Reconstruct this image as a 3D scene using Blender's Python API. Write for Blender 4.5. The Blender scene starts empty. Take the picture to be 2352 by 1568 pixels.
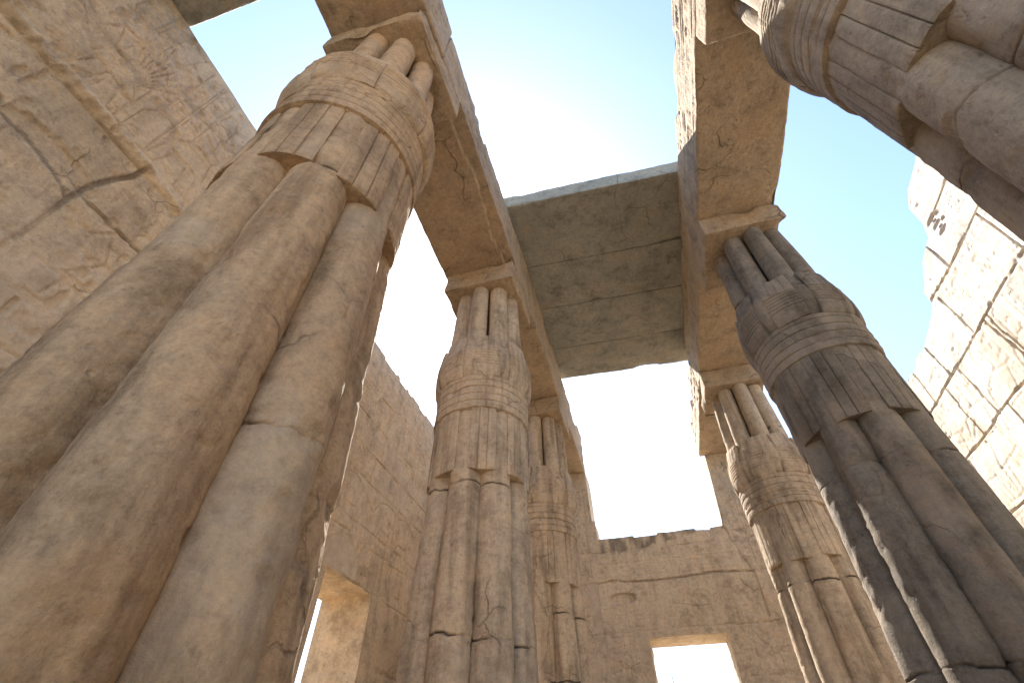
import bpy, math
import numpy as np
from mathutils import Vector, Matrix

# ------------------------------------------------------------------ camera, sky, sun, exposure
SC = bpy.context.scene
EYE = 1.6                                  # camera height above the paving
YAW, PITCH, ROLL, FPX = -0.27767, 0.78990, 0.00035, 1085.0
cd = bpy.data.cameras.new('camera'); cam = bpy.data.objects.new('camera', cd)
SC.collection.objects.link(cam); SC.camera = cam
cd.sensor_width = 36.0; cd.lens = 36.0 * FPX / 2352.0
cd.clip_start = 0.05; cd.clip_end = 2000
fw = Vector((math.sin(YAW) * math.cos(PITCH), math.cos(YAW) * math.cos(PITCH), math.sin(PITCH)))
rt = Vector((math.cos(YAW), -math.sin(YAW), 0)); up = rt.cross(fw)
rt, up = rt * math.cos(ROLL) + up * math.sin(ROLL), up * math.cos(ROLL) - rt * math.sin(ROLL)
M = Matrix((rt, up, -fw)).transposed().to_4x4(); M.translation = (0, 0, EYE); cam.matrix_world = M

SUNV = Vector((-0.287, 0.583, 0.774)).normalized()
W = bpy.data.worlds.new('World'); SC.world = W; W.use_nodes = True
nt = W.node_tree; bg = nt.nodes['Background']
sky = nt.nodes.new('ShaderNodeTexSky'); sky.sky_type = 'NISHITA'; sky.sun_disc = False
sky.sun_elevation = math.asin(SUNV.z); sky.sun_rotation = math.atan2(SUNV.x, SUNV.y)
sky.air_density = 1.0; sky.dust_density = 0.65; sky.ozone_density = 1.8
nt.links.new(sky.outputs[0], bg.inputs[0]); bg.inputs[1].default_value = 0.108
sl = bpy.data.lights.new('sun', 'SUN'); sl.energy = 5.0; sl.angle = math.radians(0.5); sl.color = (1.0, 0.95, 0.87)
so = bpy.data.objects.new('sun', sl); SC.collection.objects.link(so)
so.rotation_euler = SUNV.to_track_quat('Z', 'Y').to_euler(); so.location = (-10, 20, 30)
SC.view_settings.view_transform = 'Standard'; SC.view_settings.look = 'None'
SC.view_settings.exposure = 2.1; SC.view_settings.gamma = 1.0
SC.cycles.use_denoising = True
SC.cycles.max_bounces = 8; SC.cycles.diffuse_bounces = 5; SC.cycles.glossy_bounces = 2

# ------------------------------------------------------------------ noise and mesh helpers
RNG = np.random.default_rng(11)

def _h(ix, iy, iz, seed):
    n = (ix.astype(np.uint32) * np.uint32(374761393) + iy.astype(np.uint32) * np.uint32(668265263)
         + iz.astype(np.uint32) * np.uint32(2147483647) + np.uint32((seed * 974711 + 1013) & 0xffffffff))
    n = (n ^ (n >> np.uint32(13))) * np.uint32(1274126177)
    n = (n ^ (n >> np.uint32(15))) * np.uint32(2246822519)
    n = n ^ (n >> np.uint32(16))
    return n.astype(np.float32) * np.float32(2.0 / 4294967295.0) - np.float32(1.0)

def vnoise(P, scale, seed=0):
    q = P.astype(np.float32) * np.float32(scale) if np.isscalar(scale) else (P * np.asarray(scale)).astype(np.float32)
    i = np.floor(q); f = q - i; i = i.astype(np.int64)
    f = f * f * f * (f * (f * 6 - 15) + 10)
    ix, iy, iz = i[:, 0], i[:, 1], i[:, 2]; out = 0
    for dx in (0, 1):
        wx = f[:, 0] if dx else 1 - f[:, 0]
        for dy in (0, 1):
            wy = f[:, 1] if dy else 1 - f[:, 1]
            for dz in (0, 1):
                wz = f[:, 2] if dz else 1 - f[:, 2]
                out = out + wx * wy * wz * _h(ix + dx, iy + dy, iz + dz, seed)
    return out

def fbm(P, scale, octv=3, seed=0):
    out = 0; a = 1.0; s = np.asarray(scale, float); t = 0
    for k in range(octv):
        out = out + a * vnoise(P, s if s.ndim else float(s), seed + 17 * k); t += a; a *= 0.55; s = s * 2.03
    return out / t

def sstep(a, b, x):
    t = np.clip((x - a) / (b - a), 0, 1); return t * t * (3 - 2 * t)

def mesh_obj(name, V, F, mat, parent=None, tint=None, origin=(0, 0, 0), smooth=True):
    """one mesh object; F is a list of (n,k) index arrays"""
    me = bpy.data.meshes.new(name)
    V = np.asarray(V, np.float32) - np.asarray(origin, np.float32)
    F = [np.asarray(f, np.int32) for f in (F if isinstance(F, list) else [F]) if len(f)]
    idx = np.concatenate([f.ravel() for f in F]); tot = np.concatenate([np.full(len(f), f.shape[1], np.int32) for f in F])
    st = np.concatenate([[0], np.cumsum(tot)[:-1]]).astype(np.int32)
    me.vertices.add(len(V)); me.vertices.foreach_set('co', V.ravel())
    me.loops.add(len(idx)); me.loops.foreach_set('vertex_index', idx)
    me.polygons.add(len(tot)); me.polygons.foreach_set('loop_start', st); me.polygons.foreach_set('loop_total', tot)
    me.polygons.foreach_set('use_smooth', np.full(len(tot), smooth))
    if tint is not None:
        at = me.attributes.new('tint', 'FLOAT', 'POINT'); at.data.foreach_set('value', np.asarray(tint, np.float32))
    me.update(calc_edges=True); me.validate(); me.set_sharp_from_angle(angle=math.radians(48))
    me.materials.append(mat)
    o = bpy.data.objects.new(name, me); SC.collection.objects.link(o)
    if parent is not None: o.parent = parent
    else: o.location = origin
    return o

def tag(o, label=None, cat=None, group=None, kind=None):
    if label: o['label'] = label
    if cat: o['category'] = cat
    if group: o['group'] = group
    if kind: o['kind'] = kind
    return o

def quads(nu, nv, wrap=False):
    i = np.arange(nu if wrap else nu - 1)[:, None]; j = np.arange(nv - 1)[None, :]
    i2 = (i + 1) % nu
    return np.stack([i * nv + j, i2 * nv + j, i2 * nv + j + 1, i * nv + j + 1], -1).reshape(-1, 4)

def solid_from_grid(front, back, keep, layers=1, rough=0.0, seed=0, flip=False, back_step=None):
    """front, back: (nu,nv,3) points; keep: (nu-1,nv-1) cells. Closes the body along every open edge."""
    nu, nv = front.shape[:2]
    ii, jj = np.nonzero(keep)
    a, b, c, d = ii * nv + jj, (ii + 1) * nv + jj, (ii + 1) * nv + jj + 1, ii * nv + jj + 1
    N = nu * nv
    Ff = np.stack([a, b, c, d], -1)
    E = np.concatenate([np.stack([a, b], -1), np.stack([b, c], -1), np.stack([c, d], -1), np.stack([d, a], -1)])
    key = E[:, 0] * N + E[:, 1]; rkey = E[:, 1] * N + E[:, 0]
    bd = E[~np.isin(key, rkey)]
    V = [front.reshape(-1, 3)]; F = [Ff]
    f0 = front.reshape(-1, 3); b0 = back.reshape(-1, 3)
    used = np.unique(bd); remap = np.full(N, -1); remap[used] = np.arange(len(used))
    prev = bd; off = N
    for k in range(1, layers + 1):
        t = k / layers
        if k < layers:
            P = f0[used] * (1 - t) + b0[used] * t
            if rough: P = P + rough * np.stack([fbm(P, 3.0, 3, seed + 5 + q) for q in range(3)], -1)
            V.append(P); cur = remap[bd] + off; off += len(used)
        else:
            V.append(b0); cur = bd + off
        F.append(np.stack([prev[:, 1], prev[:, 0], cur[:, 0], cur[:, 1]], -1)); prev = cur
    F.append(np.stack([a, d, c, b], -1) + off)
    V = np.concatenate(V)
    if flip: F = [f[:, ::-1] for f in F]
    allf = np.concatenate(F); u = np.unique(allf); m = np.full(len(V), -1); m[u] = np.arange(len(u))
    return V[u], m[allf], u

def rock_box(lo, hi, res, seed, rad=(0.02, 0.05), rough=0.012, bite=0.10, shape=None, rot=0.0, tintf=None):
    """a hewn block: dense box with uneven rounded edges, chipped arrises and a rough skin"""
    lo = np.array(lo, float); hi = np.array(hi, float); c = (lo + hi) / 2; h = (hi - lo) / 2
    n = [max(2, int(round((hi[k] - lo[k]) / res)) + 1) for k in range(3)]
    ax = [np.linspace(-h[k], h[k], n[k]) for k in range(3)]
    Vs, Fs, off = [], [], 0
    for k in range(3):
        u, v = (k + 1) % 3, (k + 2) % 3
        for sgn in (-1, 1):
            U, V_ = np.meshgrid(ax[u], ax[v], indexing='ij'); P = np.zeros(U.shape + (3,))
            P[..., k] = sgn * h[k]; P[..., u] = U; P[..., v] = V_
            q = quads(n[u], n[v]); q = q if sgn > 0 else q[:, ::-1]
            Vs.append(P.reshape(-1, 3)); Fs.append(q + off); off += U.size
    V = np.concatenate(Vs); F = np.concatenate(Fs)
    key = np.round(V * 4000).astype(np.int64); _, first, inv = np.unique(key, axis=0, return_index=True, return_inverse=True)
    V = V[first]; F = inv.reshape(-1)[F]
    W_ = V + c
    r = rad[0] + (rad[1] - rad[0]) * (0.5 + 0.5 * fbm(W_, 1.1, 2, seed))
    q = np.clip(V, -h + r[:, None], h - r[:, None]); d = V - q
    ln = np.linalg.norm(d, axis=1, keepdims=True); dirn = d / np.maximum(ln, 1e-6)
    P = q + dirn * r[:, None]
    # distance to the nearest arris
    g = np.sort(h[None] - np.abs(V), axis=1)[:, 1]
    nb = fbm(W_, 0.9, 3, seed + 3)
    P = P - dirn * (bite * sstep(0.22, 0.6, nb) * np.exp(-(g / 0.16) ** 2))[:, None]
    P = P + dirn * (rough * fbm(W_, 1.6, 3, seed + 5) + 0.5 * rough * fbm(W_, 9.0, 2, seed + 6))[:, None]
    if rot:
        cs, sn = math.cos(rot), math.sin(rot); P = np.stack([P[:, 0] * cs - P[:, 1] * sn, P[:, 0] * sn + P[:, 1] * cs, P[:, 2]], -1)
    P = P + c
    if shape is not None: P = shape(P, V, h)
    return P, F

# ------------------------------------------------------------------ materials
def sandstone(name, cols, streak=0.3, bump=1.0, seed=0.0, pits=1.0):
    m = bpy.data.materials.new(name); m.use_nodes = True; t = m.node_tree; N = t.nodes; L = t.links
    bs = N['Principled BSDF']; bs.inputs['Roughness'].default_value = 0.92
    bs.inputs['Specular IOR Level'].default_value = 0.15
    geo = N.new('ShaderNodeNewGeometry'); mp = N.new('ShaderNodeMapping'); mp.inputs['Location'].default_value = (seed, seed * 1.7, seed * .6)
    L.new(geo.outputs['Position'], mp.inputs['Vector'])
    def noise(scale, det=4, rough=.55, vec=None, dist=0):
        n = N.new('ShaderNodeTexNoise'); n.inputs['Scale'].default_value = scale; n.inputs['Detail'].default_value = det
        n.inputs['Roughness'].default_value = rough; n.inputs['Distortion'].default_value = dist
        L.new((vec or mp).outputs[0], n.inputs['Vector']); return n.outputs['Fac']
    def ramp(fac, stops):
        r = N.new('ShaderNodeValToRGB'); L.new(fac, r.inputs[0]); e = r.color_ramp.elements
        while len(e) < len(stops): e.new(0.5)
        for k, (p, c) in enumerate(stops): e[k].position = p; e[k].color = (c if len(c) == 4 else (*c, 1))
        return r.outputs[0]
    def mix(fac, a, b, mode='MIX'):
        x = N.new('ShaderNodeMix'); x.data_type = 'RGBA'; x.blend_type = mode
        if isinstance(fac, float): x.inputs['Factor'].default_value = fac
        else: L.new(fac, x.inputs['Factor'])
        for s, v in ((6, a), (7, b)):
            if isinstance(v, tuple): x.inputs[s].default_value = (*v, 1)
            else: L.new(v, x.inputs[s])
        return x.outputs[2]
    def math_(op, a, b=None):
        x = N.new('ShaderNodeMath'); x.operation = op
        for s, v in ((0, a), (1, b)):
            if v is None: continue
            if isinstance(v, (int, float)): x.inputs[s].default_value = v
            else: L.new(v, x.inputs[s])
        return x.outputs[0]
    base = ramp(noise(0.55, 3, .5), [(0.3, cols[0]), (0.5, cols[1]), (0.7, cols[2])])
    mot = ramp(noise(2.6, 7, .72, dist=.15), [(0.34, (.68, .66, .64)), (0.5, (1, 1, 1)), (0.7, (1.16, 1.1, 1.02))])
    col = mix(1.0, base, mot, 'MULTIPLY')
    # rust-red iron blush
    col = mix(math_('MULTIPLY', ramp(noise(1.3, 7, .70, dist=.3), [(0.54, (0, 0, 0)), (0.74, (1, 1, 1))]), .38), col, (0.40, 0.24, 0.14))
    sm = N.new('ShaderNodeMapping'); sm.inputs['Scale'].default_value = (5.0, 5.0, 0.55); L.new(mp.outputs[0], sm.inputs['Vector'])
    stk = ramp(noise(1.0, 6, .6, sm), [(0.36, (.58, .56, .54)), (0.52, (1, 1, 1)), (0.72, (1.12, 1.1, 1.06))])
    col = mix(streak, col, mix(1.0, col, stk, 'MULTIPLY'))
    # dark lichen-like grime blotches
    gr = ramp(noise(3.4, 7, .74, dist=.15), [(0.60, (0, 0, 0)), (0.74, (1, 1, 1))])
    col = mix(math_('MULTIPLY', gr, .5 * pits), col, (0.13, 0.10, 0.075))
    # pits and grain
    mid = ramp(noise(15, 6, .78, dist=.2), [(0.30, (.66, .64, .62)), (0.47, (.96, .96, .96)), (0.55, (1.02, 1.02, 1.01)), (0.72, (1.22, 1.19, 1.15))])
    col = mix(1.0, col, mid, 'MULTIPLY')
    spk = ramp(noise(48, 4, .75), [(0.35, (.84, .83, .82)), (0.55, (1, 1, 1)), (0.75, (1.07, 1.06, 1.05))])
    col = mix(.8, col, mix(1.0, col, spk, 'MULTIPLY'))
    # pale lime runs
    rm = N.new('ShaderNodeMapping'); rm.inputs['Scale'].default_value = (13.0, 13.0, .7); L.new(mp.outputs[0], rm.inputs['Vector'])
    run = math_('MULTIPLY', ramp(noise(1.0, 5, .65, rm), [(0.66, (0, 0, 0)), (0.74, (1, 1, 1))]), ramp(noise(.8, 2, .5), [(0.5, (0, 0, 0)), (0.6, (1, 1, 1))]))
    col = mix(math_('MULTIPLY', run, .55 * min(1.0, streak + .1)), col, (.56, .48, .38))
    # hairline cracks
    wn = N.new('ShaderNodeTexNoise'); wn.inputs['Scale'].default_value = 2.4; wn.inputs['Detail'].default_value = 5; L.new(mp.outputs[0], wn.inputs['Vector'])
    va = N.new('ShaderNodeVectorMath'); va.operation = 'MULTIPLY_ADD'; va.inputs[1].default_value = (.5, .5, .5)
    L.new(wn.outputs['Color'], va.inputs[0]); L.new(mp.outputs[0], va.inputs[2])
    vc = N.new('ShaderNodeTexVoronoi'); vc.feature = 'DISTANCE_TO_EDGE'; vc.inputs['Scale'].default_value = .85; L.new(va.outputs[0], vc.inputs['Vector'])
    crk = math_('MULTIPLY', ramp(vc.outputs['Distance'], [(0.002, (1, 1, 1)), (0.011, (0, 0, 0))]), ramp(noise(.9, 3, .6), [(0.52, (0, 0, 0)), (0.62, (1, 1, 1))]))
    col = mix(math_('MULTIPLY', crk, .30 * pits), col, (.10, .075, .055))
    vo = N.new('ShaderNodeTexVoronoi'); vo.inputs['Scale'].default_value = 9.0; L.new(mp.outputs[0], vo.inputs['Vector'])
    pit0 = ramp(vo.outputs['Distance'], [(0.05, (1, 1, 1)), (0.17, (0, 0, 0))])
    pit = math_('MULTIPLY', pit0, ramp(noise(1.9, 3, .6), [(0.48, (0, 0, 0)), (0.60, (pits, pits, pits))]))
    # attribute: plaster repairs (+) and soot/rain stains (-)
    at = N.new('ShaderNodeAttribute'); at.attribute_name = 'tint'
    pos = math_('MAXIMUM', at.outputs['Fac'], 0.0); neg = math_('MAXIMUM', math_('MULTIPLY', at.outputs['Fac'], -1.0), 0.0)
    plc = ramp(noise(4.0, 5, .6), [(0.35, (.40, .32, .235)), (0.65, (.52, .43, .33))])
    col = mix(math_('MINIMUM', pos, 1.0), col, plc)
    col = mix(math_('MINIMUM', neg, 1.0), col, (0.055, 0.05, 0.046))
    L.new(col, bs.inputs['Base Color'])
    h = math_('ADD', math_('MULTIPLY', noise(9, 7, .74), .50), math_('MULTIPLY', noise(42, 6, .72), .20))
    h = math_('ADD', h, math_('MULTIPLY', noise(2.2, 4, .6, sm), .25))
    h = math_('SUBTRACT', h, math_('MULTIPLY', pit, .35)); h = math_('SUBTRACT', h, math_('MULTIPLY', crk, .5))
    h = math_('MULTIPLY', h, math_('SUBTRACT', 1.0, math_('MULTIPLY', math_('MINIMUM', pos, 1.0), .6)))
    bp = N.new('ShaderNodeBump'); bp.inputs['Strength'].default_value = min(1, .9 * bump); bp.inputs['Distance'].default_value = .055 * bump
    L.new(h, bp.inputs['Height']); L.new(bp.outputs[0], bs.inputs['Normal'])
    return m

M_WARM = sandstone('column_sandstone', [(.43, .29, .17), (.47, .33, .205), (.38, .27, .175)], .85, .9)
M_LIGHT = sandstone('pale_column_sandstone', [(.48, .375, .27), (.53, .42, .305), (.43, .345, .255)], .85, .85, 4.2)  # paler base also carries the glare veil over the middle left column
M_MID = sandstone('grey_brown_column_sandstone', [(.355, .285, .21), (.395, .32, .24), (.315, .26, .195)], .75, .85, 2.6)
M_SHADED = sandstone('shade_darkened_column_sandstone', [(.215, .183, .147), (.245, .21, .17), (.19, .167, .14)], .75, .85, 2.0)  # second right column's shade put into a darker base colour
M_BEAM = sandstone('architrave_sandstone', [(.41, .305, .20), (.45, .345, .24), (.37, .295, .21)], .15, 1.1, 3.0)
M_SLAB = sandstone('roof_slab_sandstone', [(.285, .285, .25), (.325, .315, .275), (.25, .25, .225)], .10, .9, 5.0)
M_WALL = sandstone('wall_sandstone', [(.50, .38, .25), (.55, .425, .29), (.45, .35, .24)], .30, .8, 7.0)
M_END = sandstone('end_wall_sandstone', [(.56, .455, .335), (.61, .50, .375), (.51, .42, .315)], .30, .9, 8.0)  # base lightened to hold the glare veil lying over the end wall
M_SUNLIT = sandstone('sunlight_tinted_sandstone', [(.66, .60, .52), (.70, .64, .56), (.63, .575, .495)], .12, .5, 9.0, pits=.15)  # right wall's blown-out sunlight put into a paler base colour
M_GROUND = sandstone('sandy_paving', [(.32, .255, .18), (.36, .29, .21), (.30, .24, .17)], 0.0, .6, 12.0)

# ------------------------------------------------------------------ carved relief rasteriser
class Relief:
    """height field over a (u,v) grid, carved with strokes"""
    def __init__(s, us, vs):
        s.us, s.vs = np.asarray(us), np.asarray(vs); s.H = np.zeros((len(us), len(vs)), np.float32)
    def win(s, u0, u1, v0, v1):
        a, b = np.searchsorted(s.us, [u0, u1]); c, d = np.searchsorted(s.vs, [v0, v1])
        return slice(max(a - 1, 0), b + 1), slice(max(c - 1, 0), d + 1)
    def put(s, sl, d, w, dep):
        H = s.H[sl]; np.minimum(H, -dep * (1 - sstep(w * .35, w, d)), out=H)
    def seg(s, a, b, w=.03, dep=.02):
        sl = s.win(min(a[0], b[0]) - w, max(a[0], b[0]) + w, min(a[1], b[1]) - w, max(a[1], b[1]) + w)
        U = s.us[sl[0]][:, None]; V = s.vs[sl[1]][None]
        if U.size == 0 or V.size == 0: return
        dx, dy = b[0] - a[0], b[1] - a[1]; L = dx * dx + dy * dy + 1e-9
        t = np.clip(((U - a[0]) * dx + (V - a[1]) * dy) / L, 0, 1)
        s.put(sl, np.hypot(U - a[0] - t * dx, V - a[1] - t * dy), w, dep)
    def poly(s, pts, w=.03, dep=.02, close=False):
        pts = list(pts) + ([pts[0]] if close else [])
        for a, b in zip(pts[:-1], pts[1:]): s.seg(a, b, w, dep)
    def ell(s, cx, cy, rx, ry, w=.03, dep=.02, fill=False):
        sl = s.win(cx - rx - w, cx + rx + w, cy - ry - w, cy + ry + w)
        U = (s.us[sl[0]][:, None] - cx) / rx; V = (s.vs[sl[1]][None] - cy) / ry
        if U.size == 0 or V.size == 0: return
        q = np.hypot(U, V); d = (q - 1) * min(rx, ry); d = np.maximum(d, 0) if fill else np.abs(d)
        s.put(sl, d, w, dep)
    def glyph(s, cx, cy, h, rng, w=.022, dep=.018):
        k = rng.integers(0, 11); e = h * .5
        P = lambda *p: [(cx + x * e, cy + y * e) for x, y in p]
        if k == 0: s.poly(P((-.1, -1), (-.1, .2), (-.35, .9), (.15, 1), (.1, .2), (.1, -1)), w, dep)
        elif k == 1:
            for o in (-.5, 0, .5): s.poly([(cx + (-1 + .25 * q) * e, cy + (o + (.14 if q % 2 else -.14)) * e) for q in range(9)], w, dep)
        elif k == 2: s.ell(cx, cy, .7 * e, .7 * e, w, dep); s.ell(cx, cy, .16 * e, .16 * e, w, dep, True)
        elif k == 3: s.poly(P((-.8, -.5), (.8, -.5), (.8, .5), (-.8, .5)), w, dep, True)
        elif k == 4:
            s.ell(cx, cy - .1 * e, .62 * e, .32 * e, w, dep); s.ell(cx + .5 * e, cy + .5 * e, .24 * e, .22 * e, w, dep, True)
            s.poly(P((-.05, -.4), (-.05, -.95), (.25, -.95)), w, dep); s.poly(P((-.5, -.2), (-1, -.55)), w * 1.4, dep); s.poly(P((.7, .5), (.95, .42)), w, dep)
        elif k == 5: s.poly(P((-1, -.2), (-.5, .1), (0, -.2), (.5, .1), (.9, .3), (1, .65)), w * 1.3, dep)
        elif k == 6: s.ell(cx, cy, .85 * e, .3 * e, w, dep); s.ell(cx, cy, .2 * e, .2 * e, w, dep, True); s.poly(P((.2, -.3), (.35, -.9)), w, dep)
        elif k == 7:
            for q in range(5): s.poly(P((0, -.9), (-.7 + .35 * q, .9)), w, dep)
        elif k == 8:
            s.ell(cx, cy + .62 * e, .25 * e, .28 * e, w, dep, True)
            s.poly(P((-.1, .35), (-.45, -.2), (-.4, -.95), (.6, -.95), (.6, -.5), (.15, -.1), (.1, .35)), w, dep)
        elif k == 9: s.ell(cx, cy + .5 * e, .28 * e, .42 * e, w, dep); s.poly(P((0, .1), (0, -1)), w * 1.3, dep); s.poly(P((-.55, -.05), (.55, -.05)), w * 1.3, dep)
        else:
            s.poly(P((-.9, -.25), (.9, -.25)), w, dep); s.ell(cx, cy - .25 * e, .8 * e, .6 * e, w, dep)
    def column_text(s, u0, u1, v0, v1, rng, dep=.018, frame=True):
        wd = u1 - u0
        if frame: s.seg((u0, v0), (u0, v1), .016, dep); s.seg((u1, v0), (u1, v1), .016, dep)
        v = v1 - wd * .55
        while v > v0 + wd * .3:
            if rng.random() < .35:
                s.glyph((u0 + u1) / 2 - wd * .2, v, wd * .42, rng, .016, dep); s.glyph((u0 + u1) / 2 + wd * .22, v, wd * .42, rng, .016, dep)
            else: s.glyph((u0 + u1) / 2, v, wd * .72, rng, .02, dep)
            v -= wd * rng.uniform(.75, .95)
    def row_text(s, u0, u1, v0, v1, rng, dep=.018, frame=True):
        h = v1 - v0
        if frame: s.seg((u0, v0), (u1, v0), .018, dep); s.seg((u0, v1), (u1, v1), .018, dep)
        u = u0 + h * .5
        while u < u1 - h * .3: s.glyph(u, (v0 + v1) / 2, h * .7, rng, .02, dep); u += h * rng.uniform(.75, 1.0)
    def cartouche(s, cx, v0, v1, wd, rng, dep=.02):
        r = wd / 2
        s.seg((cx - r, v0 + r), (cx - r, v1 - r), .025, dep); s.seg((cx + r, v0 + r), (cx + r, v1 - r), .025, dep)
        for sg, vc in ((1, v1 - r), (-1, v0 + r)):
            s.poly([(cx + r * math.cos(a), vc + sg * r * math.sin(a)) for a in np.linspace(0, math.pi, 9)], .025, dep)
        s.seg((cx - r, v0 - .03), (cx + r, v0 - .03), .03, dep)
        s.column_text(cx - r * .8, cx + r * .8, v0 + .05, v1 - .05, rng, dep * .8, False)
    def figure(s, cx, v0, h, rng, face=1, dep=.022):
        e = h / 2.0; f = face
        P = lambda *p: [(cx + f * x * e, v0 + y * e) for x, y in p]; w = .022
        s.ell(cx + f * .02 * e, v0 + 1.68 * e, .13 * e, .14 * e, w, dep)
        s.poly(P((-.1, 1.78), (-.12, 2.05), (.1, 2.2), (.16, 1.8)), w, dep)
        s.poly(P((-.05, 1.54), (-.36, 1.45), (-.2, .98), (.16, .98), (.36, 1.45), (.05, 1.54)), w, dep)
        s.poly(P((-.2, .98), (-.28, .55), (.42, .5), (.16, .98)), w, dep)
        s.poly(P((-.18, .55), (-.26, .05), (-.02, .02)), w, dep); s.poly(P((0, .55), (-.06, .05)), w, dep)
        s.poly(P((.2, .53), (.3, .05), (.55, .02)), w, dep); s.poly(P((.36, .52), (.42, .1)), w, dep)
        s.poly(P((.34, 1.44), (.55, 1.15), (.9, 1.35)), w * 1.3, dep); s.poly(P((-.36, 1.44), (-.48, 1.0), (-.4, .75)), w * 1.3, dep)
        if rng.random() < .6: s.poly(P((.9, .05), (.9, 1.9)), w, dep)
    def joints(s, courses, rng, u0, u1, w=.02, dep=.03, lens=(1.1, 2.6), extra=()):
        """bed joints at the given heights, staggered rising joints between them"""
        cs = sorted(courses)
        for v in cs:
            u = u0; p = (u, v + rng.normal(0, .01))
            while u < u1:
                u += rng.uniform(.25, .6); q = (u, v + rng.normal(0, .015)); s.seg(p, q, w * rng.uniform(.6, 1.5), dep * rng.uniform(.4, 1.2)); p = q
        for va, vb in zip(cs[:-1], cs[1:]):
            u = u0 + rng.uniform(0, lens[1])
            while u < u1:
                pts = [(u + rng.normal(0, .015), v) for v in np.linspace(va, vb, 5)]
                s.poly(pts, w * rng.uniform(.6, 1.3), dep * rng.uniform(.4, 1.1)); u += rng.uniform(*lens)
        for pts, ww, dd in extra: s.poly(pts, ww, dd)

def blocks(U, V, courses, length, seed, amp):
    """each ashlar has a tone of its own"""
    k = np.searchsorted(courses, V.ravel()); n = np.floor(U.ravel() / length + .37 * k)
    t = _h(n.astype(np.int64), k.astype(np.int64), np.zeros_like(k, dtype=np.int64), seed)
    return amp * t.reshape(U.shape)

def wall(name, us, vs, axis, face, thick, top, hole, relief, tint, seed, label, mat, und=.025, ero=.03, dep=1.0):
    """axis 'x': face at x=face, u runs along y; axis 'y': face at y=face, u runs along x. thick is signed (away from the viewer)."""
    us = np.asarray(us); vs = np.asarray(vs); U, V = np.meshgrid(us, vs, indexing='ij')
    T = top(us)[:, None]; Vc = np.minimum(V, T)
    n1 = U.ravel(); n2 = Vc.ravel()
    P3 = np.stack([n1, np.full_like(n1, face), n2], -1)
    relief.H *= dep
    er = sstep(.10, .5, fbm(P3, .8, 3, seed)).reshape(U.shape)
    hgt = und * fbm(P3, .45, 2, seed + 1).reshape(U.shape) + .010 * fbm(P3, 3.0, 3, seed + 2).reshape(U.shape)
    hgt = hgt + relief.H * (1 - .8 * er) - er * (ero * .6 + ero * .6 * fbm(P3, 5.0, 3, seed + 3).reshape(U.shape))
    sg = -1 if thick > 0 else 1
    F3 = np.zeros(U.shape + (3,)); B3 = F3.copy()
    k, o = (1, 0) if axis == 'x' else (0, 1)
    F3[..., k] = U; F3[..., o] = face + sg * hgt; F3[..., 2] = Vc
    B3[..., k] = U; B3[..., o] = face + thick; B3[..., 2] = np.maximum(Vc - .1 * np.abs(np.sin(U * 3.1)) * (Vc > 5), 0)
    keep = (Vc[:-1, 1:] - Vc[:-1, :-1] > 1e-4) | (Vc[1:, 1:] - Vc[1:, :-1] > 1e-4)
    if hole:
        uc = (us[:-1] + us[1:]) / 2; vc = (vs[:-1] + vs[1:]) / 2
        keep &= ~(((uc > hole[0]) & (uc < hole[1]))[:, None] & (vc < hole[2])[None])
    flip = (axis == 'y') == (thick < 0)
    Vv, Ff, used = solid_from_grid(F3, B3, keep, 14, .05, seed, flip=flip)
    # tint for the front only (interpolated nowhere else)
    tn = np.zeros(len(Vv)); fr = used < U.size; tn[fr] = tint(U, Vc, er).ravel()[used[fr]]
    o_ = mesh_obj(name, Vv, Ff, mat, tint=tn)
    return tag(o_, label, 'wall', kind='thing')

Z = EYE
def axis_steps(*parts):
    out = []
    for a, b, st in parts: out.append(np.linspace(a, b, max(2, int(round((b - a) / st)) + 1))[:-1])
    return np.concatenate(out + [[parts[-1][1]]])

# ------------------------------------------------------------------ ground
gx = np.unique(np.concatenate([np.linspace(-400, -20, 20), np.linspace(-20, 20, 81), np.linspace(20, 400, 20)]))
gy = np.unique(np.concatenate([np.linspace(-400, -20, 20), np.linspace(-20, 30, 101), np.linspace(30, 500, 20)]))
GU, GV = np.meshgrid(gx, gy, indexing='ij'); G3 = np.stack([GU, GV, 0 * GU], -1)
g0 = G3.reshape(-1, 3); G = g0.copy(); G[:, 2] = .02 * fbm(g0, .35, 3, 90) - .02
tag(mesh_obj('ground', G, quads(len(gx), len(gy)), M_GROUND), kind='structure')

# ------------------------------------------------------------------ walls
# left side wall, running away from the camera, doorway at its far end
rng = np.random.default_rng(5)
us = axis_steps((-6, -1.2, .10), (-1.2, 2.6, .021), (2.6, 6.9, .06), (6.9, 7.80, .03), (7.80, 9.57, .03), (9.57, 11.9, .03), (11.9, 15.2, .10))
vs = axis_steps((0, Z + 2.4, .05), (Z + 2.4, Z + 3.30, .025), (Z + 3.30, Z + 9.6, .0225))
R = Relief(us, vs)
z = lambda v: Z + v
R.joints([z(1.0), z(2.1), z(3.3), z(4.3), z(5.35)], rng, -6, 7.3, .022, .03, (1.6, 3.0))
R.joints([z(1.0), z(2.1)], rng, 9.7, 15, .022, .03, (1.0, 1.8))
R.joints([z(3.32), z(4.4), z(5.35), z(6.0), z(6.75), z(7.6)], rng, 6.6, 15, .02, .03, (1.0, 1.9))
R.joints([z(7.6), z(8.3)], rng, 6.6, 15, .016, .02, (.8, 1.6))
R.poly([(1.18, z(4.11)), (1.2, z(4.43)), (1.19, z(5.12)), (1.2, z(5.27)), (1.23, z(5.57)), (1.32, z(5.92)), (1.42, z(6.19)), (1.45, z(6.5))], .05, .07)
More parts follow.
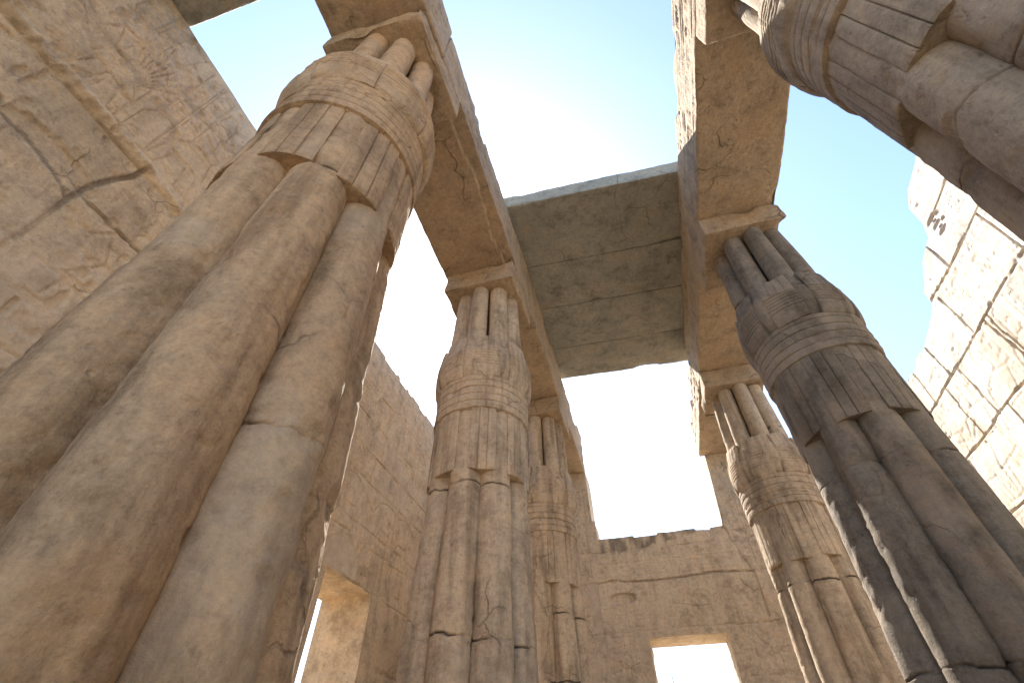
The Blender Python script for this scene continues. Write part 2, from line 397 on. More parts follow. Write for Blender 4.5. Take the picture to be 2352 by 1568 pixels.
R.poly([(.13, z(5.49)), (.23, z(5.36)), (.51, z(5.39)), (.87, z(5.3)), (1.09, z(5.23)), (1.18, z(5.14))], .045, .06)
R.poly([(.46, z(7.56)), (.5, z(8.12)), (.66, z(8.54)), (.81, z(9.4))], .018, .02)
R.poly([(-3, z(7.55)), (.46, z(7.56)), (.9, z(7.5)), (2.4, z(7.62)), (3.5, z(7.6))], .016, .018)
R.poly([(.89, z(6.6)), (.87, z(7.2)), (1.03, z(7.57))], .016, .02); R.seg((-6, z(5.35)), (.13, z(5.45)), .035, .05); R.seg((1.2, z(5.33)), (4.3, z(5.36)), .03, .05); JL = R.H.copy()
for q in range(9):                                           # the fan of feathers
    a = math.radians(38 + 13 * q); R.seg((.56 + .12 * math.cos(a), z(7.42) + .2 * math.sin(a)), (.62 + .42 * math.cos(a), z(7.5) + .95 * math.sin(a)), .024, .03)
R.cartouche(-.02, z(8.45), z(9.35), .34, rng, .025); R.cartouche(-.5, z(8.3), z(9.3), .34, rng, .025)
R.column_text(.2, .42, z(7.7), z(9.3), rng, .02); R.column_text(1.0, 1.25, z(7.7), z(9.3), rng, .02); R.column_text(1.3, 1.55, z(7.7), z(9.3), rng, .02)
R.column_text(-1.1, -.85, z(6.7), z(9.2), rng, .02)
for cx, hh, f in ((-1.6, 2.5, 1), (.35, 2.0, 1), (1.75, 2.2, -1), (2.6, 2.2, -1), (3.6, 2.4, 1)): R.figure(cx, z(6.65) if hh > 2.3 else z(6.62), hh, rng, f, .025)
R.row_text(-1.5, 3.6, z(6.62), z(6.95), rng, .016, False)
R.figure(.5, z(3.2), 2.0, rng, 1, .02); R.figure(2.1, z(3.9), 1.9, rng, -1, .02)
for cx in np.arange(7.4, 11.4, .42): R.column_text(cx, cx + .34, z(6.1 + .7 * ((cx * 7) % 1)), z(8.2), rng, .02)
for cx in (8.0, 9.6, 10.5): R.figure(cx, z(3.5), 2.3, rng, -1, .024)
for _ in range(260):
    u, v = rng.uniform(-1, 2.5), z(rng.uniform(3.0, 9.4)); R.ell(u, v, rng.uniform(.015, .05), rng.uniform(.02, .09), .03, rng.uniform(.015, .04), True)
# the crumbling mortar bed stands proud of the face
UU, VV = np.meshgrid(us, vs, indexing='ij'); p3 = np.stack([UU.ravel(), 0 * UU.ravel(), VV.ravel()], -1)
jn = fbm(p3, 2.0, 3, 31).reshape(UU.shape); jf = fbm(p3, 14.0, 3, 33).reshape(UU.shape)
ridge = np.exp(-((VV - z(6.5) - .03 * np.sin(UU * 2.2)) / .06) ** 2) * (UU < 4.3)
R.ell(.78, z(5.45), .48, .17, .06, .05, True); R.seg((-6, z(6.36)), (4.3, z(6.36)), .05, .05)
R.H += ridge * (.075 + .06 * jn + .05 * jf)
R.H -= .018 * sstep(.1, .5, fbm(p3 * np.array([.35, 1, 1]), 9.0, 2, 37).reshape(UU.shape)) * sstep(-.1, .3, fbm(p3, .9, 2, 38).reshape(UU.shape)) * (UU < 4.3)
def top_left(u):
    p = np.stack([u, 0 * u, 0 * u], -1)
    t = np.where(u < 4.3, z(9.46), z(8.72)) + .05 * fbm(p, 2.2, 3, 41) * np.where(u < 4.3, .5, 1.2)
    t = np.where(u > 7.0, z(8.72) + .018 * fbm(p, 6.0, 3, 42) - .09 * (vnoise(p, 1.3, 43) > .2) - .07 * (vnoise(p, 2.7, 44) > .3), t)
    return t
def tint_left(U, V, er):
    t = .9 * ridge * sstep(-.5, .2, jn)
    t = np.where((U > 6.9), t + .9 * sstep(.0, .03, .62 - np.hypot((U - 8.15) / 1.1, (V - z(3.5)) / .75)) * (V > z(3.3)) * (U < 9.0), t)
    pl = sstep(.12, .2, fbm(np.stack([U.ravel(), 3 + 0 * U.ravel(), V.ravel()], -1), .7, 3, 51).reshape(U.shape))
    return np.maximum(t, .22 * pl) - .42 * sstep(.012, .045, -JL) + blocks(U, V, [z(k) for k in (1.0, 2.1, 3.3, 4.3, 5.35, 6.5, 7.55)], 1.75, 5, .16)
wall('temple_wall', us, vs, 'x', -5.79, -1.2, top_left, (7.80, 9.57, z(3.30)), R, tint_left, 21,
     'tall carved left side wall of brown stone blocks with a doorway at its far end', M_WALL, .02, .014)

# end wall straight ahead with the wide doorway
rng = np.random.default_rng(8)
us = axis_steps((-5.74, -3.3, .08), (-3.3, -.43, .028), (-.43, 1.47, .03), (1.47, 4.6, .028), (4.6, 6.41, .08))
vs = axis_steps((0, Z + 1.0, .06), (Z + 1.0, Z + 3.21, .03), (Z + 3.21, Z + 8.1, .026))
R = Relief(us, vs)
R.poly([(-1.61, z(4.57)), (-1.05, z(4.64)), (-.81, z(4.57)), (0, z(4.54)), (.77, z(4.56)), (1.53, z(4.61)), (2.53, z(4.54))], .035, .05)
R.joints([z(3.37), z(4.56)], rng, -5.7, 6.4, .02, .025, (4.5, 7)); R.joints([z(5.4), z(6.5), z(7.2), z(8.0)], rng, -5.7, 6.4, .016, .025, (1.0, 2.0))
R.joints([z(.2), z(1.2), z(2.3), z(3.37)], rng, -5.7, -.6, .018, .025, (.9, 1.6)); R.joints([z(.2), z(1.2), z(2.3), z(3.37)], rng, 1.7, 6.4, .018, .025, (.9, 1.6))
R.poly([(2.16, z(5.73)), (2.23, z(5.33)), (2.52, z(4.43)), (2.52, z(3.5))], .03, .03)
JE = R.H.copy(); R.ell(-.92, z(4.16), .27, .10, .05, .09, True)
for cx in np.arange(-1.4, 2.2, .62): R.figure(cx, z(3.45), .95, rng, 1, .014)
R.row_text(-1.5, 2.2, z(4.7), z(5.05), rng, .014); R.row_text(1.0, 2.2, z(5.05), z(5.3), rng, .014, False)
for cx in np.arange(2.3, 4.6, .34): R.column_text(cx, cx + .3, z(4.7), z(7.4), rng, .02)
for cx in (-2.8, -2.4, -2.0): R.column_text(cx, cx + .3, z(4.7), z(7.4), rng, .02)
R.figure(2.6, z(1.2), 2.0, rng, -1, .02); R.figure(-1.1, z(.8), 2.3, rng, 1, .02); R.row_text(-1.4, -.5, z(2.9), z(3.25), rng, .016); R.row_text(1.7, 3.4, z(2.9), z(3.25), rng, .016)
for _ in range(120):
    u, v = rng.uniform(-1.7, 3), z(rng.uniform(1, 5.5)); R.ell(u, v, rng.uniform(.015, .05), rng.uniform(.015, .05), .03, rng.uniform(.01, .03), True)
def top_end(u):
    p = np.stack([u, 0 * u, 0 * u], -1); f = fbm(p, 2.4, 3, 61)
    t = np.where((u > -1.50) & (u < 2.13), z(5.78) + .022 * f - .05 * (vnoise(p, 1.9, 62) > .1), z(8.03))
    t = np.where((u >= 2.13) & (u < 2.24), z(5.76) + (u - 2.13) / .11 * 1.9 + .25 * f, t)
    t = np.where((u > -1.50) & (u < -1.40), z(6.35), t)
    t = np.where((u > 3.6) | (u < -3.1), z(7.2) + .3 * f, t)
    return t
def tint_end(U, V, er):
    q = np.stack([U.ravel(), 0 * U.ravel(), V.ravel()], -1)
    n = fbm(q * np.array([1, 1, .25]), 3.0, 3, 71).reshape(U.shape)
    edge = z(5.47) + .18 * np.sin(U * 1.1 - .6) + .22 * n
    st = -.65 * sstep(0, .08, V - edge) * sstep(-.25, .15, n) * (U > -1.5) * (U < 2.15) * (V < z(6.0))
    drip = .5 * sstep(.35, .55, fbm(q * np.array([1, 1, .05]), 5.0, 2, 75).reshape(U.shape)) * (V > z(4.6)) * (V < z(6))
    pl = sstep(.15, .22, fbm(q + 9, .9, 3, 77).reshape(U.shape)) * (V < z(5.3))
    strip = .9 * ((U > -1.8) & (U < -1.53) & (V < z(4.62)) & (V > z(3.2)))
    return np.where(st < -.05, st, np.maximum(np.maximum(drip, .4 * pl), strip) - .4 * sstep(.012, .045, -JE) + blocks(U, V, [z(k) for k in (.2, 1.2, 2.3, 3.37, 4.56, 5.4)], 1.5, 9, .12))
wall('temple_wall', us, vs, 'y', 14.1, 1.1, top_end, (-.43, 1.47, z(3.21)), R, tint_end, 22,
     'end wall behind the columns with a wide doorway under a rain-stained lintel', M_END)

# right side wall, in full sun, top courses broken into steps
rng = np.random.default_rng(13)
us = axis_steps((-6, 4.6, .15), (4.6, 14.0, .026), (14.0, 15.2, .08))
vs = axis_steps((0, Z + 1.5, .08), (Z + 1.5, Z + 9.2, .026))
R = Relief(us, vs); RJ = Relief(us, vs)
RJ.joints([z(-.6), z(.5), z(1.6), z(2.75), z(3.9), z(5.05), z(6.18)], rng, -6, 15, .019, .06, (1.3, 2.6))
RJ.joints([z(6.18), z(7.27), z(8.1)], rng, -6, 5.0, .03, .06, (1.4, 2.4))
for pts in ([(4.5, z(7.25)), (5.64, z(7.25)), (6.38, z(7.25)), (7.28, z(7.27)), (8.15, z(7.37)), (8.6, z(7.3))], [(7.28, z(7.27)), (7.3, z(8.08)), (7.15, z(8.2))],
            [(8.0, z(6.25)), (8.04, z(7.21))], [(6.1, z(6.15)), (6.1, z(7.2))], [(7.65, z(6.15)), (7.56, z(5.1))], [(10.11, z(7.06)), (10.11, z(6.2))],
            [(4.6, z(8.1)), (5.5, z(8.12)), (6.9, z(8.1))], [(9.2, z(6.2)), (9.3, z(7.1))], [(8.9, z(5.05)), (8.95, z(6.2))]): RJ.poly(pts, .024, .07)
for vv in (7.55, 7.95, 8.25, 8.55): R.seg((4.6, z(vv)), (6.9, z(vv + .02)), .018, .02)
R.row_text(4.8, 6.9, z(7.58), z(7.92), rng, .03, False); R.row_text(4.8, 6.8, z(8.58), z(8.9), rng, .03, False)
R.row_text(5.0, 8.0, z(6.9), z(7.2), rng, .03, False)
for cx in np.arange(4.8, 6.0, .4): R.cartouche(cx, z(6.3), z(7.15), .3, rng, .03)
for cx in np.arange(6.2, 11, .42): R.column_text(cx, cx + .36, z(6.25), z(7.05), rng, .028)
for cx in np.arange(5.2, 13.4, 1.05): R.figure(cx, z(3.95), 2.05, rng, -1 if int(cx) % 3 else 1, .032)
for cx in np.arange(5.3, 13.4, 1.05): R.column_text(cx + .42, cx + .64, z(5.1), z(6.1), rng, .028)
R.row_text(4.8, 13.6, z(3.5), z(3.8), rng, .026)
for cx in np.arange(5.0, 13.6, 1.2): R.figure(cx, z(1.4), 2.0, rng, -1, .032)
for _ in range(45):
    u = rng.uniform(5, 12); v = z(rng.uniform(3, 8.9)); R.ell(u, v, rng.uniform(.006, .03), rng.uniform(.006, .02), .02, rng.uniform(.03, .08), True)
for q in range(5): R.ell(6.75 - .12 * (q % 2), z(7.75 + .09 * q), .10, .03, .02, .09, True)
R.H = np.minimum(R.H * .30, RJ.H * .8)
ty = np.array([-6, 5.6, 6.06, 6.55, 6.90, 6.94, 7.12, 7.18, 7.66, 7.90, 8.22, 8.25, 8.85, 9.2, 9.75, 9.86, 10.4, 11.5, 11.55, 13, 15.2])
tz = np.array([9.0, 9.0, 9.0, 8.95, 8.72, 8.28, 7.98, 8.0, 7.9, 7.75, 7.56, 7.3, 7.14, 7.08, 7.1, 7.02, 7.05, 7.0, 6.2, 6.15, 6.1])
def top_right(u):
    p = np.stack([u, 0 * u, 0 * u], -1); return z(np.interp(u, ty, tz)) + .035 * fbm(p, 5, 3, 81)
def tint_right(U, V, er):
    q = np.stack([U.ravel(), 5 + 0 * U.ravel(), V.ravel()], -1)
    return .5 * sstep(.12, .25, fbm(q, .8, 3, 83).reshape(U.shape)) + blocks(U, V, [z(k) for k in (-.6, .5, 1.6, 2.75, 3.9, 5.05, 6.18, 7.27, 8.1)], 1.9, 3, .25)
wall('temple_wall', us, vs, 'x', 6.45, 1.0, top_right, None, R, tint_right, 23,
     'sunlit pale right side wall covered in carved reliefs, its broken top stepping down', M_SUNLIT, .025, .012, 1.0)

# ------------------------------------------------------------------ papyrus-bundle columns
def prof(z_, pts):
    return np.interp(z_, [p[0] for p in pts], [p[1] for p in pts])
SHAFT = [(.30, .70), (.55, .78), (1.0, .835), (1.6, .845), (2.6, .835), (3.3, .81), (4.2, .775), (5.0, .742), (5.95, .738), (6.5, .73)]
BUD = [(6.55, .66), (6.64, .735), (6.72, .785), (6.85, .82), (7.02, .835), (7.25, .80), (7.42, .735), (7.6, .70), (7.9, .69), (8.2, .675), (8.65, .655), (9.0, .635), (9.14, .63)]
SHEATH = [(6.58, .772), (6.62, .792), (6.68, .812), (6.78, .828), (6.95, .835), (7.15, .826), (7.42, .787), (7.55, .765)]
CROWN = [(6.55, .66), (6.64, .72), (6.72, .75), (7.0, .76), (7.25, .70), (7.5, .675), (8.0, .66), (8.6, .645), (9.14, .63)]
RING = [(6.58, .778), (6.62, .80), (6.68, .828), (6.8, .847), (7.0, .852), (7.18, .843), (7.32, .815), (7.41, .765), (7.46, .70)]

def skin(P, seed, joints, amp=1.0, rough_bias=0.0, jw=.009):
    """outward displacement of weathered stone at world points P"""
    d = amp * (.012 * fbm(P, 1.1, 2, seed) + .005 * fbm(P, 5.0, 3, seed + 1) + .0022 * fbm(P, 22.0, 2, seed + 2))
    er = sstep(.18, .42, fbm(P, .8, 3, seed + 3) + rough_bias)
    d = d - er * amp * (.010 + .012 * fbm(P, 7.0, 3, seed + 4) + .006 * fbm(P, 18.0, 2, seed + 6))
    crack = np.zeros(len(P))
    for zj in joints:
        w = .05 * vnoise(P, 1.7, seed + 7) + .02 * vnoise(P, 6.0, seed + 8) + .012 * vnoise(P, 19.0, seed + 13)
        dz = P[:, 2] - zj - w; br = .15 + .85 * sstep(-.35, .45, vnoise(P, 2.6, seed + 9))
        d = d - .04 * br * np.exp(-(dz / jw) ** 2)
        chip = sstep(.15, .5, fbm(P, 3.2, 2, seed + 10)) * np.exp(-(dz / .12) ** 2)
        d = d - .03 * chip
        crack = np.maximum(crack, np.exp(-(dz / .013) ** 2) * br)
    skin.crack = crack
    return d, er

PHI = np.radians(np.concatenate([np.linspace(-125, 125, 34), [150, 180, 210]]))

def stem_mesh(ang, zs, prof_pts, ratio, ctr, seed, joints, amp=1.0, bias=0.0, extra=None):
    R_ = prof(zs, prof_pts); rs = ratio * R_; Rr = R_ - rs
    ca, sa = math.cos(ang), math.sin(ang)
    ph = ang + PHI
    nx, ny = np.cos(ph)[:, None], np.sin(ph)[:, None]
    X = Rr[None] * ca + rs[None] * nx; Y = Rr[None] * sa + rs[None] * ny
    Zz = np.broadcast_to(zs[None], X.shape)
    P = np.stack([X, Y, Zz], -1).reshape(-1, 3); Pw = P + np.array([ctr[0], ctr[1], 0])
    d, er = skin(Pw, seed, joints, amp, bias)
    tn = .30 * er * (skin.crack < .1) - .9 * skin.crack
    # each drum sits a few millimetres off the next
    jo = np.searchsorted(np.sort(joints), P[:, 2] - .0)
    d = d + .002 * np.sin(jo * 12.9898 + seed * 3.1 + ang * 7.7)
    if extra is not None: d = d + extra(P, Pw)
    nrm = np.stack([np.broadcast_to(nx, X.shape), np.broadcast_to(ny, X.shape), 0 * X], -1).reshape(-1, 3)
    P = P + nrm * d[:, None]
    n = len(PHI); nz = len(zs)
    F = [quads(n, nz, True), (np.arange(n)[::-1] * nz)[None], (np.arange(n) * nz + nz - 1)[None]]
    return P, F, tn

def wedge_mesh(ang, hw, z0, z1, Rf, Rin, ctr, seed, nth, dz, groove, joints=(), amp=1.0, bias=0.0, tl=(), zl=()):
    """block that fills the valley between two stems; its outer face follows the column's circle"""
    th = np.unique(np.round(np.concatenate([np.linspace(-hw, hw, nth)] + [[t - .012, t - .006, t, t + .006, t + .012] for t in tl]), 5)); th = th[np.abs(th) <= hw + 1e-6]
    zs = np.unique(np.round(np.concatenate([np.linspace(z0, z1, max(3, int((z1 - z0) / dz))), [z0 + .008, z1 - .008]] + [[q - .014, q - .007, q, q + .007, q + .014] for q in zl]), 4))
    T, Zz = np.meshgrid(th, zs, indexing='ij')
    Ro = Rf(Zz)
    P = np.stack([Ro * np.cos(ang + T), Ro * np.sin(ang + T), Zz], -1).reshape(-1, 3); Pw = P + np.array([ctr[0], ctr[1], 0])
    d, er = skin(Pw, seed, joints, amp, bias)
    d = d.reshape(T.shape) + groove(T, Zz)
    ed = np.minimum(np.minimum(hw - np.abs(T), 1) * .75, np.minimum(Zz - z0, z1 - Zz))       # worn arrises
    d = d - .014 * np.exp(-ed / .010) * (.6 + .6 * vnoise(Pw, 4.0, seed + 12).reshape(T.shape))
    Ro = Ro + d; zz = Zz + .02 * vnoise(Pw * np.array([1, 1, 0]), 5.0, seed + 11).reshape(T.shape) * ((Zz - z0 < .02) | (z1 - Zz < .02))
    front = np.stack([Ro * np.cos(ang + T), Ro * np.sin(ang + T), zz], -1)
    back = np.stack([Rin * np.cos(ang + T * 1.0), Rin * np.sin(ang + T * 1.0), zz], -1)
    V, F, u = solid_from_grid(front, back, np.ones((len(th) - 1, len(zs) - 1), bool), 4, .006, seed)
    tn = np.zeros(len(V)); fr = u < T.size; tn[fr] = .3 * er[u[fr]]
    return V, F, tn

def ring_mesh(zs, rf, nth, ctr, seed, joints=(), amp=1.0, bias=0.0, rin=.45):
    th = np.linspace(0, 2 * math.pi, nth, endpoint=False)
    T, Zz = np.meshgrid(th, zs, indexing='ij'); Rr = rf(Zz)
    P = np.stack([Rr * np.cos(T), Rr * np.sin(T), Zz], -1).reshape(-1, 3); Pw = P + np.array([ctr[0], ctr[1], 0])
    d, er = skin(Pw, seed, joints, amp, bias); Rr = Rr + d.reshape(T.shape)
    P = np.stack([Rr * np.cos(T), Rr * np.sin(T), Zz], -1).reshape(-1, 3); nz = len(zs)
    i = np.arange(nth)
    F = [quads(nth, nz, True), (i[::-1] * nz)[None], (i * nz + nz - 1)[None]]
    return P, F, .3 * er

def column(cx, cy, seed, label, joints, fine=1.0, ring=False, bias=0.0, abacus_bite=.10, abx=None, carved=(), stone=None, worn={}):
    M_COL = stone or M_WARM
    ctr = (cx, cy)
    def carve(P, Pw):                                        # columns of small carved signs down the stem
        n = fbm(Pw * np.array([1.6, 1.6, 1]), 11.0, 2, seed + 77); m = sstep(2.9, 3.1, P[:, 2]) * sstep(4.4, 4.2, P[:, 2])
        return -.011 * sstep(-.02, .12, n) * m
    def scab(P, Pw):                                         # flaked patches where the surface has come away
        m = sstep(.08, .16, fbm(Pw * np.array([1, 1, .6]), 1.5, 4, seed + 88))
        return -m * (.010 + .009 * fbm(Pw, 16.0, 3, seed + 89)) - .012 * sstep(.42, .55, fbm(Pw, 9.0, 2, seed + 90))
    root = bpy.data.objects.new('papyrus_column', None); SC.collection.objects.link(root); root.location = (cx, cy, 0)
    tag(root, label, 'column', 'papyrus bundle columns in two rows', 'thing')
    root.empty_display_size = .5
    dz = .033 * fine
    # base drum
    zs = np.concatenate([np.linspace(0, .33, 8), [.36, .37]])
    mesh_obj('base', *(lambda q: (q[0], q[1]))(ring_mesh(zs, lambda z_: 1.08 - .10 * sstep(.2, .37, z_), 72, ctr, seed + 1)), M_COL, root)
    for k in range(8):
        a = k * math.pi / 4
        js = [j for j in joints if not isinstance(j, tuple)] + [j[0] for j in joints if isinstance(j, tuple) and k in j[1]]
        zs = np.unique(np.round(np.concatenate([np.arange(.35, 6.35, dz)] + [j + np.arange(-.11, .115, .0085) for j in js]), 4))
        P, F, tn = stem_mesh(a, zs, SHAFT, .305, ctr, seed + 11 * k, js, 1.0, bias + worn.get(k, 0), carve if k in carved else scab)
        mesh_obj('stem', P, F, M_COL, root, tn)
    def gr_bundle(T, Zz):
        g = 0
        for t0 in (-.087, .087): g = g - .016 * np.exp(-((T - t0) / .007) ** 2)
        return g
    for k in range(8):
        a = (k + .5) * math.pi / 4
        P, F, tn = wedge_mesh(a, .262, 4.96 + .02 * math.sin(seed + k * 2.3), 6.03, lambda z_: prof(z_, SHAFT) + .004, .46, ctr, seed + 100 + k, 17, dz, gr_bundle, [], 1.0, bias, (-.087, .087))
        mesh_obj('reed_bundle', P, F, M_COL, root, tn)
    zs = np.unique(np.round(np.concatenate([np.arange(5.97, 6.665, .03)] + [5.975 + .138 * q + np.arange(-.016, .017, .005) for q in range(6)] + [np.arange(6.6, 6.666, .008)]), 4))
    def rband(z_):
        r = .772 + 0 * z_
        for q in range(6): r = r - .017 * np.exp(-((z_ - (5.975 + .138 * q)) / .007) ** 2)
        r = r + .003 * np.cos((z_ - 5.975) / .138 * 2 * math.pi + math.pi)
        return r - .12 * sstep(6.60, 6.665, z_) - .03 * sstep(5.99, 5.97, z_)
    P, F, tn = ring_mesh(zs, rband, 150, ctr, seed + 201, [6.25 + .1 * math.sin(seed)], .9, bias)
    mesh_obj('neck_band', P, F, M_COL, root, tn)
    zs = np.arange(6.56, 9.14, dz)
    for k in range(8):
        a = k * math.pi / 4
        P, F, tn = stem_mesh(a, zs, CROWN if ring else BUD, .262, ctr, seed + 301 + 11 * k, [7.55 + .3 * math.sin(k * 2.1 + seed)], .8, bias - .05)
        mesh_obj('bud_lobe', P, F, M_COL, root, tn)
    def gr_sheath(T, Zz):
        g = 0
        for q in range(6): g = g - .014 * np.exp(-((Zz - (6.83 + .062 * q)) / .008) ** 2)
        for t0 in (-.13, 0, .13): g = g - .008 * np.exp(-((T - t0) / .007) ** 2) * (Zz > 7.2)
        return g
    for k in range(8):
        a = (k + .5) * math.pi / 4
        hw = .3926 if ring else .285
        rf = lambda z_: prof(z_, RING if ring else SHEATH)
        P, F, tn = wedge_mesh(a, hw, 6.60, (7.46 if ring else 7.55), rf, .45, ctr, seed + 400 + k, 25, .022 * fine ** .5, gr_sheath, [], 1.6 if ring else 1.0,
                              bias + (.30 if ring else 0), (-.13, 0, .13), [6.83 + .062 * q for q in range(6)])
        mesh_obj('bud_sheath', P, F, M_COL, root, tn)
    ax0, ax1 = abx or (-.70, .70)
    V, F = rock_box((cx + ax0, cy - .70, 9.10), (cx + ax1, cy + .70, 9.60), .03 * fine, seed + 500, (.01, .04), .012, abacus_bite)
    mesh_obj('abacus', V, F, M_BEAM, root, origin=(cx, cy, 0))
    return root

LX, RX = -2.26, 2.92
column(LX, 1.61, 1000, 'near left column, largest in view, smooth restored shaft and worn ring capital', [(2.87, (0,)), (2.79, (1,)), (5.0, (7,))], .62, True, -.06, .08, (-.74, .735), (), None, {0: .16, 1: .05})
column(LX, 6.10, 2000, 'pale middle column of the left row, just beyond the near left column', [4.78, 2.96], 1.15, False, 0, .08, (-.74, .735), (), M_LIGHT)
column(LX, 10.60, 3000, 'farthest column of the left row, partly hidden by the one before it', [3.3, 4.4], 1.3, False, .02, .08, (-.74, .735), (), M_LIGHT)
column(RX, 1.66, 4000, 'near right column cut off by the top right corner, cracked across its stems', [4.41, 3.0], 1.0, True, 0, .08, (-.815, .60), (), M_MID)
column(RX, 6.17, 5000, 'right column darkened for its shade, with a crisp banded capital, second from the camera', [4.42, 2.5], 1.1, False, 0, .30, (-.815, .60), (4, 5), M_SHADED)
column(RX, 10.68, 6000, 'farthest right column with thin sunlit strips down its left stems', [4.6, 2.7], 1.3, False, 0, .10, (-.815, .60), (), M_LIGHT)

# ------------------------------------------------------------------ architraves and roof slabs
def arch_shape(x0, x1, side, top, amp, seed, inner, flat, glyphs):
    """ragged upper edge, carved band on the inner face"""
    def f(P, V, h):
        zc = P[:, 2]; t = np.stack([P[:, 1], np.sign(V[:, 0]) * .7, 0 * P[:, 1]], -1)
        am = amp * np.where((P[:, 1] > flat[0]) & (P[:, 1] < flat[1]), .05, 1.0)
        dn = am * np.maximum(0, fbm(t, .9, 3, seed) + .25) + am * .6 * (vnoise(t, 1.3, seed + 3) > .35)
        P[:, 2] = zc - dn * sstep(.0, 1.0, (V[:, 2] + h[2]) / (2 * h[2])) ** 3
        if seed == 711:                                       # the lower inner arris of this block has spalled away in a long strip
            m = (V[:, 0] * inner > h[0] - .20 - .05 * vnoise(t, 1.7, 5)) & (V[:, 2] < -h[2] + .14) & (P[:, 1] > 2.3) & (P[:, 1] < 5.6)
            P[:, 2] = np.where(m, np.maximum(P[:, 2], 9.6 + .10 + .02 * vnoise(t, 5.0, 6)), P[:, 2])
        on = np.abs(V[:, 0] - inner * h[0]) < 1e-4
        if glyphs is not None:
            hgt = glyphs(P[on, 1], P[on, 2]); P[on, 0] += inner * hgt
        return P
    return f

def band_relief(y0, y1, seed):
    rng = np.random.default_rng(seed)
    R = Relief(np.arange(y0, y1, .022), np.arange(Z + 8.0, Z + 9.6, .022))
    for v in (8.18, 8.72, 8.82, 9.3): R.seg((y0, z(v)), (y1, z(v)), .02, .022)
    R.row_text(y0, y1, z(8.2), z(8.7), rng, .022, False); R.row_text(y0, y1, z(8.85), z(9.28), rng, .022, False)
    def f(y, v):
        i = np.clip(((y - y0) / .022).astype(int), 0, R.H.shape[0] - 1); j = np.clip(((v - z(8.0)) / .022).astype(int), 0, R.H.shape[1] - 1)
        p = np.stack([y, 0 * y, v], -1)
        return R.H[i, j] * (1 - .7 * sstep(.0, .4, fbm(p, 1.0, 3, seed))) + .02 * fbm(p * np.array([.4, 1, 1.6]), 2.5, 3, seed + 2)
    return f

def architrave(x0, x1, y0, y1, ztop, inner, seed, label, bite, amp, flat=(99, 99), res=.035, z0=9.6):
    gl = band_relief(y0, y1, seed)
    V, F = rock_box((x0, y0, z0), (x1, y1, Z + ztop), res, seed, (.012, .05), .016, bite,
                    arch_shape(x0, x1, 0, Z + ztop, amp, seed + 9, inner, flat, gl))
    o = mesh_obj('architrave_block', V, F, M_BEAM)
    return tag(o, label, 'architrave', 'architrave blocks lying on the columns', 'thing')

g = .006
architrave(-3.0, -1.52, -2.9, 1.60, 9.49, 1, 701, 'left architrave block overhead at the top edge, ending on the near left column', .08, .36, (-9, .45))
architrave(-3.0, -1.52, 1.61 + g, 6.08, 9.40, 1, 702, 'left architrave block spanning from the near left column to the middle left column', .08, .30, (4.6, 99), .03)
architrave(-3.0, -1.52, 6.09 + g, 10.58, 9.46, 1, 703, 'left architrave block carrying the roof slabs, above the middle left column', .08, .10, (0, 11.2))
architrave(-3.0, -1.52, 10.59 + g, 14.16, 9.40, 1, 704, 'worn left architrave block running from the farthest left column to the end wall', .16, .45)
architrave(2.1, 3.53, -2.9, 1.65, 9.50, -1, 711, 'sunlit right architrave block above the capital in the top right corner', .08, .10)
architrave(2.1, 3.53, 1.66 + g, 6.16, 9.50, -1, 712, 'right architrave block with pitted brown underside and half sunlit inner face', .07, .12, (4.8, 99), .03)
architrave(2.1, 3.53, 6.17 + g, 10.66, 9.46, -1, 713, 'right architrave block joining the shade-darkened column to the farthest right column', .08, .08, (0, 11.3))
architrave(2.1, 3.53, 10.67 + g, 14.16, 9.40, -1, 714, 'jagged right architrave block reaching from the farthest right column to the end wall', .22, .60)

def roof_slab(lo, hi, seed, label, rot, bite=.10):
    V, F = rock_box(lo, hi, .04, seed, (.012, .05), .016, bite, rot=rot)
    tag(mesh_obj('roof_slab', V, F, M_SLAB), label, 'roof slab', 'stone roof slabs', 'thing')

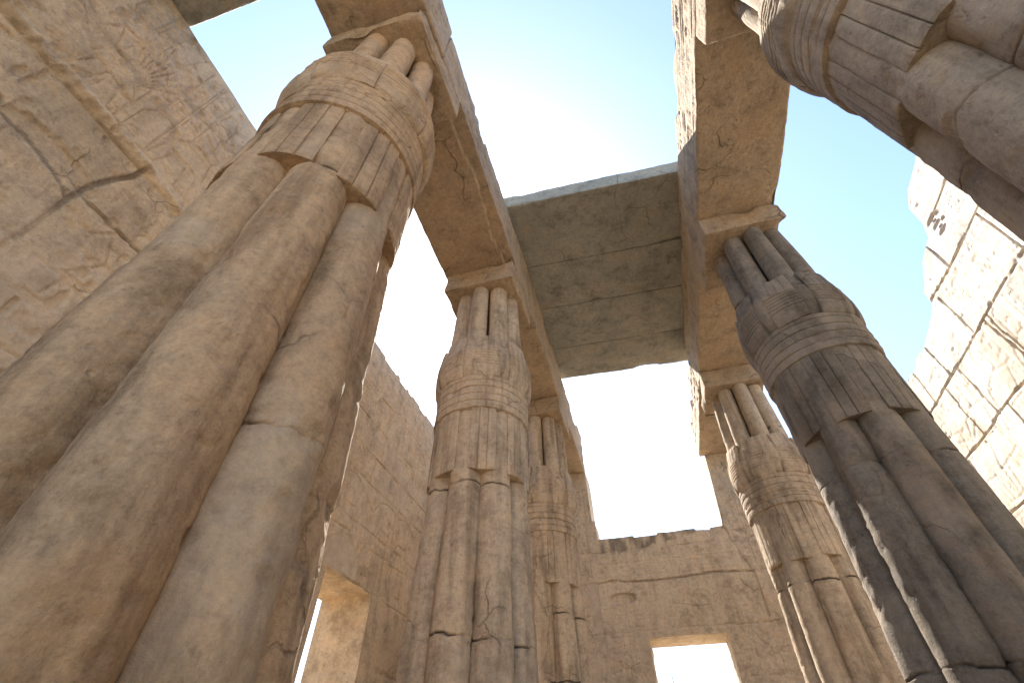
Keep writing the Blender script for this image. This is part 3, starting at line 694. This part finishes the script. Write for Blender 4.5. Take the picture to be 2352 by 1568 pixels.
ys = [5.08, 6.80, 8.20, 9.76, 11.13]
names = ['front roof slab over the central aisle, its pale ragged edge against the sky', 'second roof slab over the central aisle, just behind the ragged front one',
         'third roof slab over the central aisle, beyond the second joint line', 'rear roof slab over the central aisle, the one nearest the end wall']
th = [10.02, 9.98, 9.98, 10.0]
for k in range(4):
    roof_slab((-2.35, ys[k] + .004, Z + 9.475 + .006 * (k % 2)), (2.75, ys[k + 1] - .004, Z + th[k] - .1), 800 + k, names[k], math.radians(3.0), .05)
roof_slab((-6.4, -1.25, Z + 9.50), (-2.3, .30, Z + 9.95), 820, 'dark roof slab corner over the left aisle at the top edge', math.radians(0.3), .10)

# ------------------------------------------------------------------ lamp post far beyond the doorway
def tube(pts, r0, r1, n=10):
    pts = np.array(pts, float); V = []; m = len(pts)
    for i, p in enumerate(pts):
        t = pts[min(i + 1, m - 1)] - pts[max(i - 1, 0)]; t /= np.linalg.norm(t)
        a = np.cross(t, [0, 1, .01]); a /= np.linalg.norm(a); b = np.cross(t, a); r = r0 + (r1 - r0) * i / (m - 1)
        V += [p + r * (math.cos(q) * a + math.sin(q) * b) for q in np.linspace(0, 2 * math.pi, n, endpoint=False)]
    i = np.arange(n); F = [np.stack([k * n + i, k * n + (i + 1) % n, (k + 1) * n + (i + 1) % n, (k + 1) * n + i], -1) for k in range(m - 1)]
    return np.array(V), [np.concatenate(F), i[::-1][None], (i + (m - 1) * n)[None]]
mm = bpy.data.materials.new('galvanised_steel'); mm.use_nodes = True
b_ = mm.node_tree.nodes['Principled BSDF']; b_.inputs['Metallic'].default_value = 0; b_.inputs['Roughness'].default_value = .7
nz_ = mm.node_tree.nodes.new('ShaderNodeTexNoise'); nz_.inputs['Scale'].default_value = 6
rp = mm.node_tree.nodes.new('ShaderNodeValToRGB'); rp.color_ramp.elements[0].color = (.16, .16, .15, 1); rp.color_ramp.elements[1].color = (.22, .22, .21, 1)
mm.node_tree.links.new(nz_.outputs['Fac'], rp.inputs[0]); mm.node_tree.links.new(rp.outputs[0], b_.inputs['Base Color'])
lp = bpy.data.objects.new('lamp_post', None); SC.collection.objects.link(lp); lp.location = (-.20, 60, 0)
tag(lp, 'thin grey lamp post seen far off through the doorway of the end wall', 'lamp post')
V, F = tube([(0, 0, 0), (0, 0, 4), (0, 0, 8), (0, 0, 11.4), (-.02, 0, 11.75), (-.15, 0, 11.95), (-.5, 0, 12.0)], .075, .04); mesh_obj('pole', V, F, mm, lp)
V, F = rock_box((-.85, -.10, 11.95), (-.45, .10, 12.04), .05, 900, (.03, .05), 0, 0); mesh_obj('lamp_head', V, F, mm, lp)
